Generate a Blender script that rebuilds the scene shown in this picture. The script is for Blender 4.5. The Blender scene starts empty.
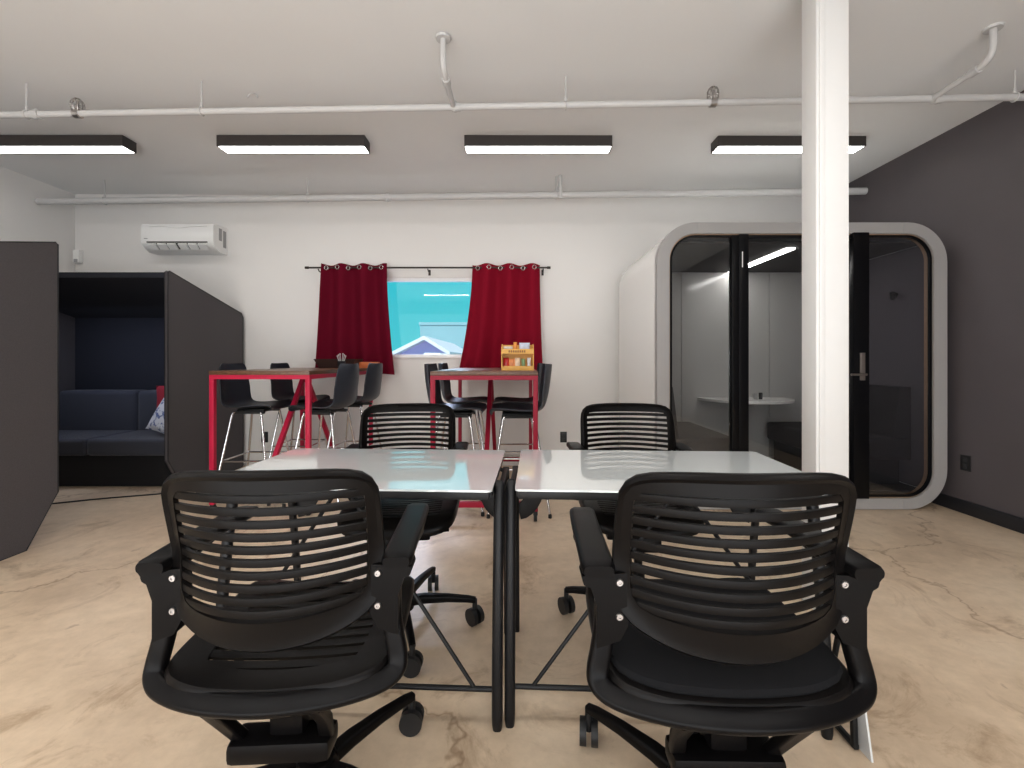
import bpy, bmesh, math, random
from mathutils import Vector, Matrix
random.seed(7)
PI = math.pi
SC = bpy.context.scene
COL = SC.collection
V = Vector

# ------------------------------------------------------------------ materials
def newmat(name):
    m = bpy.data.materials.new(name); m.use_nodes = True
    return m, m.node_tree.nodes, m.node_tree.links, m.node_tree.nodes['Principled BSDF']
def mat(name, c, r=.5, metal=0., noise=0., nscale=40., bump=0., bscale=200., spec=None, coat=0., emit=None, es=0., sheen=0.):
    m, n, l, p = newmat(name)
    p.inputs['Base Color'].default_value = (*c, 1); p.inputs['Roughness'].default_value = r
    p.inputs['Metallic'].default_value = metal
    if spec is not None: p.inputs['Specular IOR Level'].default_value = spec
    if coat: p.inputs['Coat Weight'].default_value = coat; p.inputs['Coat Roughness'].default_value = .08
    if sheen: p.inputs['Sheen Weight'].default_value = sheen
    if emit: p.inputs['Emission Color'].default_value = (*emit, 1); p.inputs['Emission Strength'].default_value = es
    tc = n.new('ShaderNodeTexCoord')
    if noise:
        t = n.new('ShaderNodeTexNoise'); t.inputs['Scale'].default_value = nscale; t.inputs['Detail'].default_value = 4
        l.new(tc.outputs['Object'], t.inputs['Vector'])
        mx = n.new('ShaderNodeMix'); mx.data_type = 'RGBA'
        mx.inputs[6].default_value = (*[x*(1-noise) for x in c], 1); mx.inputs[7].default_value = (*[min(1, x*(1+noise)) for x in c], 1)
        l.new(t.outputs['Fac'], mx.inputs[0]); l.new(mx.outputs[2], p.inputs['Base Color'])
    if bump:
        t = n.new('ShaderNodeTexNoise'); t.inputs['Scale'].default_value = bscale; t.inputs['Detail'].default_value = 3
        l.new(tc.outputs['Object'], t.inputs['Vector'])
        b = n.new('ShaderNodeBump'); b.inputs['Strength'].default_value = bump; b.inputs['Distance'].default_value = .01
        l.new(t.outputs['Fac'], b.inputs['Height']); l.new(b.outputs['Normal'], p.inputs['Normal'])
    return m
def thin_glass(name, tint=(1, 1, 1), ior=1.5, refl=1.0):
    m = bpy.data.materials.new(name); m.use_nodes = True
    n = m.node_tree.nodes; l = m.node_tree.links
    n.remove(n['Principled BSDF'])
    tr = n.new('ShaderNodeBsdfTransparent'); tr.inputs[0].default_value = (*tint, 1)
    gl = n.new('ShaderNodeBsdfGlossy'); gl.inputs['Roughness'].default_value = 0.01; gl.inputs[0].default_value = (refl, refl, refl, 1)
    fr = n.new('ShaderNodeFresnel'); fr.inputs[0].default_value = ior
    mx = n.new('ShaderNodeMixShader')
    l.new(fr.outputs[0], mx.inputs[0]); l.new(tr.outputs[0], mx.inputs[1]); l.new(gl.outputs[0], mx.inputs[2])
    l.new(mx.outputs[0], n['Material Output'].inputs[0])
    return m

def floor_material():
    m, n, l, p = newmat('polished_concrete')
    tc = n.new('ShaderNodeTexCoord')
    def noise(sc, det=6, rough=.6, dist=0.):
        t = n.new('ShaderNodeTexNoise'); t.inputs['Scale'].default_value = sc; t.inputs['Detail'].default_value = det
        t.inputs['Roughness'].default_value = rough; t.inputs['Distortion'].default_value = dist
        l.new(tc.outputs['Object'], t.inputs['Vector']); return t
    def ramp(src, stops):
        r = n.new('ShaderNodeValToRGB'); e = r.color_ramp.elements
        e[0].position, e[0].color = stops[0][0], (*stops[0][1], 1); e[1].position, e[1].color = stops[-1][0], (*stops[-1][1], 1)
        for pos, c in stops[1:-1]:
            q = e.new(pos); q.color = (*c, 1)
        l.new(src, r.inputs[0]); return r
    def mul(a, b, fac=1., mode='MULTIPLY'):
        x = n.new('ShaderNodeMix'); x.data_type = 'RGBA'; x.blend_type = mode; x.inputs[0].default_value = fac
        l.new(a, x.inputs[6]); l.new(b, x.inputs[7]); return x.outputs[2]
    base = ramp(noise(.9, 5, .6, .4).outputs['Fac'], [(.3, (.52, .40, .285)), (.5, (.69, .55, .405)), (.7, (.78, .65, .50))])
    fine = ramp(noise(14, 8, .7).outputs['Fac'], [(.25, (.84, .83, .81)), (.6, (1, 1, 1))])
    blot = ramp(noise(2.3, 7, .72, 1.2).outputs['Fac'], [(.34, (.62, .56, .50)), (.46, (1, 1, 1))])
    spots = ramp(noise(9, 3, .5, .3).outputs['Fac'], [(.24, (.55, .5, .47)), (.29, (1, 1, 1))])
    c = mul(base.outputs[0], fine.outputs[0]); c = mul(c, blot.outputs[0], .75); c = mul(c, spots.outputs[0], .6)
    # hairline cracks
    nd = noise(1.6, 5, .65); mp = n.new('ShaderNodeVectorMath'); mp.operation = 'SCALE'; mp.inputs[3].default_value = .9
    l.new(nd.outputs['Color'], mp.inputs[0])
    ad = n.new('ShaderNodeVectorMath'); ad.operation = 'ADD'; l.new(tc.outputs['Object'], ad.inputs[0]); l.new(mp.outputs[0], ad.inputs[1])
    vo = n.new('ShaderNodeTexVoronoi'); vo.feature = 'DISTANCE_TO_EDGE'; vo.inputs['Scale'].default_value = .42
    l.new(ad.outputs[0], vo.inputs['Vector'])
    cr = ramp(vo.outputs['Distance'], [(0, (.5, .43, .37)), (.0035, (.75, .7, .66)), (.008, (1, 1, 1))])
    c = mul(c, cr.outputs[0], .75)
    l.new(c, p.inputs['Base Color'])
    rr = n.new('ShaderNodeMapRange'); rr.inputs['To Min'].default_value = .28; rr.inputs['To Max'].default_value = .5
    l.new(noise(3, 4).outputs['Fac'], rr.inputs['Value']); l.new(rr.outputs[0], p.inputs['Roughness'])
    p.inputs['Specular IOR Level'].default_value = .45
    return m

def wood_material(name, c1, c2, rough=.3, scale=(1, 14, 14), coat=0.):
    m, n, l, p = newmat(name)
    tc = n.new('ShaderNodeTexCoord'); mp = n.new('ShaderNodeMapping'); mp.inputs['Scale'].default_value = scale
    t = n.new('ShaderNodeTexNoise'); t.inputs['Scale'].default_value = 3; t.inputs['Detail'].default_value = 8; t.inputs['Distortion'].default_value = .6
    r = n.new('ShaderNodeValToRGB'); r.color_ramp.elements[0].color = (*c1, 1); r.color_ramp.elements[1].color = (*c2, 1)
    r.color_ramp.elements[0].position = .3; r.color_ramp.elements[1].position = .7
    l.new(tc.outputs['Object'], mp.inputs[0]); l.new(mp.outputs[0], t.inputs['Vector']); l.new(t.outputs['Fac'], r.inputs[0]); l.new(r.outputs[0], p.inputs['Base Color'])
    p.inputs['Roughness'].default_value = rough; p.inputs['Coat Weight'].default_value = coat
    return m

M = dict(
    floor=floor_material(),
    wall=mat('white_wall_paint', (.80, .785, .765), .75, noise=.015, nscale=3, bump=.05, bscale=120),
    ceil=mat('ceiling_paint', (.76, .76, .755), .8, noise=.02, nscale=2, bump=.05, bscale=90),
    dark_wall=mat('charcoal_wall_paint', (.092, .080, .085), .6, noise=.06, nscale=5, bump=.08, bscale=150),
    dark_base=mat('black_baseboard', (.018, .018, .022), .5),
    outer=mat('exterior_shell', (.5, .5, .5), .9),
    col=mat('column_white_paint', (.70, .695, .685), .5, bump=.04, bscale=60),
    pipe=mat('painted_pipe', (.56, .555, .55), .45, bump=.03, bscale=80),
    black=mat('black_plastic', (.0045, .004, .0042), .32, spec=.12, bump=.05, bscale=900),
    slat=mat('black_slat_plastic', (.0055, .0046, .0044), .34, spec=.13, bump=.05, bscale=900),
    cushion=mat('black_seat_fabric', (.009, .009, .010), .95, noise=.3, nscale=500, bump=.25, bscale=900, spec=.15),
    screw=mat('steel_screw', (.45, .43, .42), .35, 1.),
    wheel=mat('caster_rubber', (.01, .01, .011), .5),
    steel=mat('black_powder_coat', (.008, .008, .009), .4, spec=.3),
    glass_top=mat('white_back_painted_glass', (.76, .80, .805), .02, spec=1.0, coat=1.),
    glass_edge=mat('pale_glass_edge', (.75, .86, .84), .1, spec=.6),
    frosted=mat('frosted_white_panel', (.62, .63, .63), .3),
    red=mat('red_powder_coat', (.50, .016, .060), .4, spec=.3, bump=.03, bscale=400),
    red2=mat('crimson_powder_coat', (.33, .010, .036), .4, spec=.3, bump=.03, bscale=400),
    bartop=wood_material('walnut_table_top', (.10, .050, .030), (.20, .095, .052), .32, (14, 1, 14), .0),
    shell=mat('dark_grey_stool_shell', (.028, .033, .046), .42, bump=.04, bscale=500),
    chrome=mat('chrome_tube', (.72, .72, .74), .12, 1.),
    rubber=mat('black_rubber_tip', (.012, .012, .012), .6),
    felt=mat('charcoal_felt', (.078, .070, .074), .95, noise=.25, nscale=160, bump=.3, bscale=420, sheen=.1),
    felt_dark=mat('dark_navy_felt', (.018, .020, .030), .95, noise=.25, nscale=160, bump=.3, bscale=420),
    piping=mat('black_piping', (.01, .01, .012), .6),
    sofa=mat('navy_sofa_fabric', (.040, .044, .062), .9, noise=.2, nscale=200, bump=.25, bscale=500, sheen=.2),
    sofa_grey=mat('dark_grey_sofa_fabric', (.022, .021, .023), .9, noise=.2, nscale=200, bump=.25, bscale=500),
    sofa_mid=mat('mid_grey_sofa_fabric', (.10, .095, .095), .9, noise=.2, nscale=200, bump=.25, bscale=500),
    blackbase=mat('black_sofa_base', (.008, .008, .010), .7),
    red_pillow=mat('red_pillow_fabric', (.30, .015, .03), .9, bump=.2, bscale=500),
    pod=mat('pod_white_gloss', (.83, .83, .81), .16, coat=.4),
    pod_frame=mat('pod_frame_satin', (.37, .36, .355), .42),
    pod_in=mat('pod_grey_laminate', (.44, .435, .425), .13, noise=.02, nscale=5),
    pod_felt=mat('pod_charcoal_felt', (.12, .11, .12), .9, noise=.18, nscale=60, bump=.2, bscale=350),
    pod_ceil=mat('pod_dark_ceiling', (.040, .038, .038), .8, noise=.2, nscale=120),
    pod_black=mat('pod_black_profile', (.004, .004, .005), .3, spec=.2),
    copper=mat('pod_plywood_edge', (.50, .32, .19), .5),
    podglass=thin_glass('pod_glass', (.9, .9, .9), 1.4),
    podglass_d=thin_glass('pod_tinted_glass', (.82, .82, .84), 1.4),
    winglass=thin_glass('window_glass', (.96, .99, 1.), 1.35),
    winframe=mat('white_vinyl_frame', (.85, .85, .85), .4),
    table_white=mat('white_laminate', (.80, .79, .77), .25),
    nickel=mat('brushed_nickel', (.5, .46, .42), .3, 1.),
    fixture=mat('dark_bronze_housing', (.045, .038, .036), .45),
    diffuser=mat('lit_diffuser', (.9, .9, .9), .5, emit=(1., .985, .965), es=13.),
    podlight=mat('pod_lit_strip', (.9, .9, .9), .5, emit=(1., .98, .95), es=24.),
    ac=mat('white_ac_plastic', (.84, .84, .83), .28),
    ac_dark=mat('ac_vent_dark', (.03, .03, .03), .5),
    ac_grey=mat('ac_grille_grey', (.35, .35, .35), .5),
    rod=mat('bronze_curtain_rod', (.06, .05, .045), .35, .8),
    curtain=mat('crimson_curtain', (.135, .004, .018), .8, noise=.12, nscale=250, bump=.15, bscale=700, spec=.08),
    curtain_lit=mat('crimson_curtain_lit', (.235, .006, .022), .8, noise=.12, nscale=250, bump=.15, bscale=700, spec=.08),  # same crimson fabric, lightened in colour to look lit on the right
    grommet=mat('silver_grommet', (.75, .75, .75), .2, 1.),
    outlet=mat('black_outlet_plate', (.012, .012, .012), .35),
    outlet2=mat('outlet_slot', (.03, .03, .03), .5),
    white_dev=mat('white_device', (.85, .85, .84), .4),
    snack_wood=mat('honey_wood_panel', (.80, .45, .10), .45, noise=.12, nscale=30),
    print_dark=mat('brown_print', (.30, .13, .04), .6),
    tray=mat('dark_brown_tray', (.05, .024, .020), .5),
    orange=mat('orange_card', (.62, .17, .05), .5),
    cabling=mat('black_cable', (.01, .01, .01), .5),
    house=mat('lavender_siding', (.55, .45, .85), .8),
    roof=mat('pale_roof', (.62, .64, .68), .8),
    building=mat('grey_blue_cladding', (.22, .40, .46), .8, noise=.12, nscale=1.),
    white_ext=mat('white_exterior', (.85, .85, .85), .8),
    ground=mat('outdoor_ground', (.35, .35, .33), .9),
    headband=mat('pale_grey_plastic', (.62, .60, .60), .4),
)
def pillow_material():
    m, n, l, p = newmat('floral_pillow_fabric')
    tc = n.new('ShaderNodeTexCoord'); t = n.new('ShaderNodeTexNoise'); t.inputs['Scale'].default_value = 22; t.inputs['Detail'].default_value = 2
    r = n.new('ShaderNodeValToRGB'); e = r.color_ramp.elements
    e[0].position = .38; e[0].color = (.12, .16, .34, 1); e[1].position = .47; e[1].color = (.66, .68, .74, 1)
    l.new(tc.outputs['Object'], t.inputs['Vector']); l.new(t.outputs['Fac'], r.inputs[0]); l.new(r.outputs[0], p.inputs['Base Color']); p.inputs['Roughness'].default_value = .9
    return m
M['pillow'] = pillow_material()

# ------------------------------------------------------------------ mesh helpers
def vadd(bm, co): return bm.verts.new(co)
def box(bm, x0, x1, y0, y1, z0, z1, bev=0., seg=2):
    vs = [bm.verts.new((x, y, z)) for x in (x0, x1) for y in (y0, y1) for z in (z0, z1)]
    F = [(0, 1, 3, 2), (4, 6, 7, 5), (0, 4, 5, 1), (2, 3, 7, 6), (0, 2, 6, 4), (1, 5, 7, 3)]
    fs = [bm.faces.new([vs[i] for i in f]) for f in F]
    if bev:
        es = list({e for f in fs for e in f.edges})
        bmesh.ops.bevel(bm, geom=es, offset=bev, segments=seg, affect='EDGES', profile=.6)
def prism(bm, poly, axis, a, b):
    """poly of 2D points extruded along axis from a to b.  axis x: poly=(y,z); y: poly=(x,z); z: poly=(x,y)"""
    def P(u, v, w): return {'x': (w, u, v), 'y': (u, w, v), 'z': (u, v, w)}[axis]
    A = [bm.verts.new(P(u, v, a)) for u, v in poly]; B = [bm.verts.new(P(u, v, b)) for u, v in poly]
    bm.faces.new(A); bm.faces.new(B[::-1])
    n = len(poly)
    for i in range(n): bm.faces.new((A[i], A[(i+1) % n], B[(i+1) % n], B[i]))
def circ(r, n=12): return [(r*math.cos(2*PI*k/n), r*math.sin(2*PI*k/n)) for k in range(n)]
def rrect(w, h, r, n=4, cx=0, cy=0):
    pts = []
    for (sx, sy, a0) in ((1, 1, 0), (-1, 1, PI/2), (-1, -1, PI), (1, -1, 3*PI/2)):
        for k in range(n+1):
            a = a0 + k*PI/2/n
            pts.append((cx+sx*(w/2-r)+r*math.cos(a), cy+sy*(h/2-r)+r*math.sin(a)))
    return pts
def smooth_path(pts, sub=6, closed=False):
    P = [V(p) for p in pts]; n = len(P); out = []
    rng = range(n) if closed else range(n-1)
    for i in rng:
        if closed: a, b, c, d = P[(i-1) % n], P[i], P[(i+1) % n], P[(i+2) % n]
        else: a, b, c, d = P[max(i-1, 0)], P[i], P[i+1], P[min(i+2, n-1)]
        for k in range(sub):
            t = k/sub
            out.append(.5*((2*b)+(c-a)*t+(2*a-5*b+4*c-d)*t*t+(-a+3*b-3*c+d)*t*t*t))
    if not closed: out.append(P[-1].copy())
    return out
def sweep(bm, pts, sec, closed=False, up=(0, 0, 1), scales=None):
    P = [V(p) for p in pts]; n = len(P); rings = []
    ref = V(up).normalized(); prev = None
    for i in range(n):
        if closed: t = P[(i+1) % n]-P[i-1]
        else: t = P[min(i+1, n-1)]-P[max(i-1, 0)]
        t.normalize()
        s = t.cross(ref if prev is None else prev)
        if s.length < .05: s = t.cross(V((1, 0, 0)) if abs(t.x) < .9 else V((0, 1, 0)))
        s.normalize(); u = s.cross(t).normalized()
        prev = u if prev is not None or True else prev
        k = scales[i] if scales else 1
        rings.append([bm.verts.new(P[i]+s*a*k+u*b*k) for a, b in sec])
    m = len(sec)
    for i in range(n if closed else n-1):
        A, B = rings[i], rings[(i+1) % n]
        for j in range(m): bm.faces.new((A[j], A[(j+1) % m], B[(j+1) % m], B[j]))
    if not closed:
        bm.faces.new(rings[0][::-1]); bm.faces.new(rings[-1])
def tube(bm, pts, r, n=10, closed=False, sub=0):
    if sub: pts = smooth_path(pts, sub, closed)
    sweep(bm, pts, circ(r, n), closed)
def lathe(bm, prof, n=24, c=(0, 0, 0), axis='z'):
    rings = []
    for r, h in prof:
        ring = []
        for k in range(n):
            a = 2*PI*k/n; p = (r*math.cos(a), r*math.sin(a), h)
            if axis == 'x': p = (p[2], p[0], p[1])
            if axis == 'y': p = (p[0], p[2], p[1])
            ring.append(bm.verts.new((p[0]+c[0], p[1]+c[1], p[2]+c[2])))
        rings.append(ring)
    for A, B in zip(rings, rings[1:]):
        for j in range(n): bm.faces.new((A[j], A[(j+1) % n], B[(j+1) % n], B[j]))
    bm.faces.new(rings[0][::-1]); bm.faces.new(rings[-1])
def obj(name, fn, m, parent=None, smooth=True, mods=None, loc=None, rot=None, kind=None):
    bm = bmesh.new(); fn(bm)
    bmesh.ops.recalc_face_normals(bm, faces=bm.faces)
    me = bpy.data.meshes.new(name); bm.to_mesh(me); bm.free()
    for f in me.polygons: f.use_smooth = smooth
    if smooth: me.set_sharp_from_angle(angle=math.radians(38))
    o = bpy.data.objects.new(name, me); COL.objects.link(o)
    for mm in (m if isinstance(m, list) else [m]): me.materials.append(mm)
    if parent: o.parent = parent
    if loc: o.location = loc
    if rot: o.rotation_euler = rot
    if kind: o['kind'] = kind
    return o
def thing(name, label, cat, loc=(0, 0, 0), rz=0, group=None):
    o = bpy.data.objects.new(name, None); COL.objects.link(o); o.empty_display_size = .1
    o.location = loc; o.rotation_euler = (0, 0, rz); tag(o, label, cat, group)
    return o
def tag(o, label, cat, group=None):
    o['label'] = label; o['category'] = cat
    if group: o['group'] = group
    return o
def struct(name, fn, m, **k): return obj(name, fn, m, kind='structure', **k)
def dup(root, loc=None, rz=None, label=None, group=None):
    r = root.copy(); COL.objects.link(r)
    if loc: r.location = loc
    if rz is not None: r.rotation_euler = (0, 0, rz)
    if label: r['label'] = label
    if group: r['group'] = group
    for ch in list(root.children):
        c = ch.copy(); COL.objects.link(c); c.parent = r
        for g in list(ch.children):
            d = g.copy(); COL.objects.link(d); d.parent = c
    return r

# ------------------------------------------------------------------ room (camera at origin x,y ; y = depth)
XL, XR, YB, YF, ZC = -4.79, 3.37, 4.90, -4.2, 2.94
HC = 1.15
struct('floor', lambda b: box(b, XL-.15, XR+.15, YF-.15, YB+.15, -.12, 0), M['floor'], smooth=False)
def ceiling_fn(b):
    zl, zr = 2.955, 2.935
    A = [b.verts.new(p) for p in ((XL-.15, YF-.15, zl), (XR+.15, YF-.15, zr), (XR+.15, YB+.15, zr), (XL-.15, YB+.15, zl))]
    B = [b.verts.new(v.co+V((0, 0, .15))) for v in A]
    b.faces.new(A); b.faces.new(B[::-1])
    for i in range(4): b.faces.new((A[i], A[(i+1) % 4], B[(i+1) % 4], B[i]))
struct('ceiling', ceiling_fn, M['ceil'], smooth=False)
WX0, WX1, WZ0, WZ1 = -2.06, .27, 1.19, 2.05
def back_wall(b):
    box(b, XL-.15, WX0, YB, YB+.15, 0, 3.05); box(b, WX1, XR+.15, YB, YB+.15, 0, 3.05)
    box(b, WX0, WX1, YB, YB+.15, 0, WZ0); box(b, WX0, WX1, YB, YB+.15, WZ1, 3.05)
struct('wall_back', back_wall, M['wall'], smooth=False)
struct('wall_left', lambda b: box(b, XL-.15, XL, YF, YB, 0, 3.05), M['wall'], smooth=False)
struct('wall_right', lambda b: box(b, XR, XR+.15, YF, YB, 0, 3.05), M['dark_wall'], smooth=False)
struct('wall_front', lambda b: box(b, XL, XR, YF-.15, YF, 0, 3.05), M['wall'], smooth=False)
struct('baseboard_right', lambda b: box(b, XR-.014, XR, YF, YB, 0, .10, .004), M['dark_base'])
# window set in the back wall
def win_frame(b):
    t = .035
    box(b, WX0, WX0+t, YB+.02, YB+.10, WZ0, WZ1); box(b, WX1-t, WX1, YB+.02, YB+.10, WZ0, WZ1)
    box(b, WX0+t, WX1-t, YB+.02, YB+.10, WZ0, WZ0+t*.6); box(b, WX0+t, WX1-t, YB+.02, YB+.10, WZ1-t, WZ1)
    box(b, -.30, -.26, YB+.03, YB+.09, WZ0+t*.6, WZ1-t)
w1 = struct('window_1', win_frame, M['winframe'], smooth=False)
obj('window_pane', lambda b: box(b, WX0+.03, WX1-.03, YB+.058, YB+.062, WZ0+.02, WZ1-.03), M['winglass'], w1, smooth=False)
obj('window_sill', lambda b: box(b, WX0-.03, WX1+.03, YB-.018, YB+.02, WZ0-.02, WZ0+.002, .004), M['winframe'], w1)

# column
CX0, CX1, CY0 = 1.372, 1.522, 2.05
def column_fn(b):
    box(b, CX0, CX1, CY0, CY0+.105, 0, ZC+.01, .004)
    box(b, CX0+.012, CX0+.035, CY0-.006, CY0+.004, .0, ZC+.01, .002)
col = struct('trim_1', column_fn, M['col'])

# ------------------------------------------------------------------ outside
struct('trim_2', lambda b: box(b, -30, 30, YB+.6, 70, -3.3, -3.2), M['ground'], smooth=False)
def P3(x, y, d): return ((x-515)*d/450, d, HC-(y-360)*d/450)
def house_fn(b):
    d = 14.; x0 = P3(383, 0, d)[0]; xp, _, zp = P3(427, 338, d); x1 = P3(449, 0, d)[0]
    zl = P3(0, 357, d)[2]; zr = P3(0, 352, d)[2]
    prism(b, [(x0, -3.2), (x1, -3.2), (x1, zr), (xp, zp), (x0, zl)], 'y', d, d+6)
hs = thing('house', 'lavender house gable with pale roof edges outside the window', 'house', (-3.3, 16, -3.2))
def rel(o):  # parent keeping world coordinates of meshes built in world space
    return tuple(-c for c in o.location)
obj('gable_wall', house_fn, M['house'], hs, smooth=False, loc=rel(hs))
def house_roof(b):
    d = 14.; A = V(P3(378, 361, d)); B = V(P3(427, 336.5, d)); C = V(P3(452, 352, d))
    for p, q in ((A, B), (B, C)):
        prism(b, [(p.x, p.z), (q.x, q.z), (q.x, q.z-.12), (p.x, p.z-.12)], 'y', d-.5, d+6.2)
obj('roof', house_roof, M['roof'], hs, smooth=False, loc=rel(hs))
def office_fn(b):
    d = 24.; x0, _, z1 = P3(420, 323, d); x1 = P3(540, 0, d)[0]
    box(b, x0, x1, d, d+8, -3.2, z1)
    box(b, x0-.05, x1+.05, d-.05, d+8, z1-.12, z1+.04)
tag(obj('building', office_fn, M['building'], smooth=False), 'flat roofed grey blue building rising behind the lavender house', 'building')
def shed_fn(b):
    d = 10.; A = P3(424, 356, d); B = P3(440, 352, d)
    box(b, A[0], B[0], d, d+1.6, -3.2, B[2]-.02)
    prism(b, [(B[0]+.15, P3(0, 362, d)[2]), (P3(482, 0, d)[0], P3(0, 345, d)[2]), (P3(482, 0, d)[0], -3.2), (B[0]+.15, -3.2)], 'y', d+.2, d+1.6)
tag(obj('shed', shed_fn, M['white_ext'], smooth=False), 'low white sloping roof just outside the window right of the house', 'shed')

# ------------------------------------------------------------------ ceiling light fixtures
def make_fixture():
    t = thing('ceiling_light', 'x', 'ceiling light', (0, 0, ZC), group='linear ceiling lights')
    L, W, H = 1.18, .135, .088
    def hous(b):
        prism(b, [(-L/2, -W/2), (L/2, -W/2), (L/2, W/2), (-L/2, W/2)], 'z', 0, -.02)
        w = .006
        box(b, -L/2, L/2, -W/2, -W/2+w, -H, -.02); box(b, -L/2, L/2, W/2-w, W/2, -H, -.02)
        box(b, -L/2, -L/2+w, -W/2+w, W/2-w, -H, -.02); box(b, L/2-w, L/2, -W/2+w, W/2-w, -H, -.02)
    obj('housing', hous, M['fixture'], t, smooth=False)
    obj('diffuser', lambda b: box(b, -L/2+.008, L/2-.008, -W/2+.008, W/2-.008, -H+.0025, -.03), M['diffuser'], t, smooth=False)
    return t
fx = make_fixture()
flabels = ['linear ceiling light at the far left, cut off by the photo edge', 'linear ceiling light above the wall mounted air conditioner',
           'linear ceiling light above the window and right bar table', 'linear ceiling light crossed by the white column']
for i, x in enumerate((-3.72, -1.79, .186, 2.21)):
    o = fx if i == 0 else dup(fx)
    o.location = (x, 3.655, ZC+.004); o['label'] = flabels[i]

# ------------------------------------------------------------------ pipes
fp = thing('sprinkler_pipe', 'long white sprinkler pipe near the ceiling in front of the lights', 'pipe', (0, 2.85, 2.775), group=None)
L0 = V(rel(fp))
def fpt(x): return V((x, 2.85-.025*x, 2.758+.0035*x))
obj('main_pipe', lambda b: tube(b, [fpt(XL+.005), fpt(XR-.005)], .021, 14), M['pipe'], fp, loc=L0)
def coupling(b, x):
    p = fpt(x); q = fpt(x+.05); tube(b, [p, q], .028, 12); tube(b, [p+V((.02, -.0, -.03)), p+V((.02, 0, .035))], .012, 8)
for x in (-3.14, -.40, 2.59): obj('coupling', lambda b: coupling(b, x), M['pipe'], fp, loc=L0)
def branch(b, x, ztop=2.945):
    p = fpt(x)
    pts = [p, p+V((-.004, -.20, .0)), p+V((-.006, -.31, .005)), p+V((-.008, -.36, .05)), p+V((-.008, -.365, ztop-2.775))]
    tube(b, pts, .017, 12, sub=4)
    tube(b, [p+V((-.005, -.24, 0)), p+V((-.005, -.29, 0))], .024, 12)
for x in (-.39, 2.58):
    br = obj('branch_pipe', lambda b: branch(b, x), M['pipe'], fp, loc=L0)
    obj('ceiling_flange', lambda b: lathe(b, [(.018, 0), (.04, .0), (.045, .012), (.018, .012)], 18, (fpt(x).x-.008, fpt(x).y-.365, 2.926)), M['pipe'], br)
def hanger(b, x, fr=fpt, r=.021, top=2.95):
    p = fr(x); tube(b, [p+V((0, 0, r)), V((p.x, p.y, top))], .0045, 8)
    tube(b, [p+V((0, (r+.004)*math.cos(a), (r+.004)*math.sin(a))) for a in [k*PI/6 for k in range(12)]], .005, 6, closed=True)
    tube(b, [p+V((0, 0, r)), p+V((0, 0, r+.03))], .009, 8)
for x in (-3.18, -2.02, .32, 3.08): obj('hanger', lambda b: hanger(b, x), M['pipe'], fp, loc=L0)
def cage(b, x, fr=fpt, s=1.):
    p = fr(x)+V((0, 0, .05*s))
    for k in range(4):
        a = k*PI/4; tube(b, [p+V((math.cos(a)*.036*math.cos(t), math.sin(a)*.036*math.cos(t), .05*math.sin(t)))*1 for t in [j*2*PI/16 for j in range(16)]], .0028, 5, closed=True)
    for h, r in ((-.02, .034), (.02, .034)): tube(b, [p+V((r*math.cos(t), r*math.sin(t), h)) for t in [j*2*PI/16 for j in range(16)]], .0028, 5, closed=True)
    tube(b, [p+V((0, 0, -.05)), p+V((0, 0, .03))], .008, 8)
    tube(b, [fr(x)+V((-.018, 0, 0)), fr(x)+V((.018, 0, 0))], .029, 10)
for x in (-2.84, 1.24): obj('sprinkler_cage', lambda b: cage(b, x), M['screw'], fp, loc=L0)
bp = thing('conduit_pipe', 'long white pipe near the ceiling behind the lights', 'pipe', (0, 4.4, 2.757), group=None)
L1 = V(rel(bp))
def bpt(x): return V((x, 4.40-.024*x, 2.757+.004*x))
obj('main_pipe', lambda b: tube(b, [bpt(XL+.005), bpt(XR-.005)], .033, 16), M['pipe'], bp, loc=L1)
for x in (-4.1, -2.05, .40): obj('hanger', lambda b: hanger(b, x, bpt, .033), M['pipe'], bp, loc=L1)
def joint(b, x):
    p = bpt(x); tube(b, [p, p+V((.05, 0, 0))], .040, 12); tube(b, [p+V((.025, -.02, .03)), p+V((.025, -.02, -.05))], .012, 8)
for x in (-1.28,): obj('coupling', lambda b: joint(b, x), M['pipe'], bp, loc=L1)
def sprk(b):
    p = bpt(.44); tube(b, [p+V((0, -.01, .02)), p+V((0, -.01, .10)), p+V((.0, -.012, .19))], .020, 10); tube(b, [p+V((0, -.01, .05)), p+V((0, -.01, .075))], .027, 10)
    tube(b, [p+V((-.0, -.03, -.04)), p+V((-.0, -.03, .03))], .018, 10)
obj('sprinkler_riser', sprk, M['pipe'], bp, loc=L1)
tag(obj('ceiling_hook', lambda b: tube(b, [(-1.76+.035*math.cos(a), 3.02, ZC-.03+.03*math.sin(a)) for a in [k*PI/8 for k in range(9)]], .004, 6), M['pipe']),
    'small curved wire hook on the ceiling above the front pipe', 'hook')

# ------------------------------------------------------------------ air conditioner, wall device, outlets
acx0, acx1, ay0 = -3.88, -3.13, 4.67
acr = thing('air_conditioner', 'white wall mounted split air conditioner on the back wall', 'air conditioner', (-3.5, YB, 2.3))
La = rel(acr)
prof = [(4.90, 2.29), (4.90, 2.575), (4.72, 2.575), (4.685, 2.565), (4.67, 2.54), (4.665, 2.385), (4.675, 2.355), (4.72, 2.315), (4.78, 2.29)]
def acbody(b):
    prism(b, prof, 'x', acx0, acx1)
obj('body', acbody, M['ac'], acr, loc=La)
obj('front_highlight_trim', lambda b: tube(b, [(acx0+.09, 4.666, 2.535), (acx0+.25, 4.664, 2.535), (acx0+.34, 4.664, 2.523), (acx0+.44, 4.664, 2.523), (acx0+.53, 4.664, 2.535), (acx1-.06, 4.666, 2.54)], .005, 6, sub=3), M['ac'], acr, loc=La)
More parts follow.
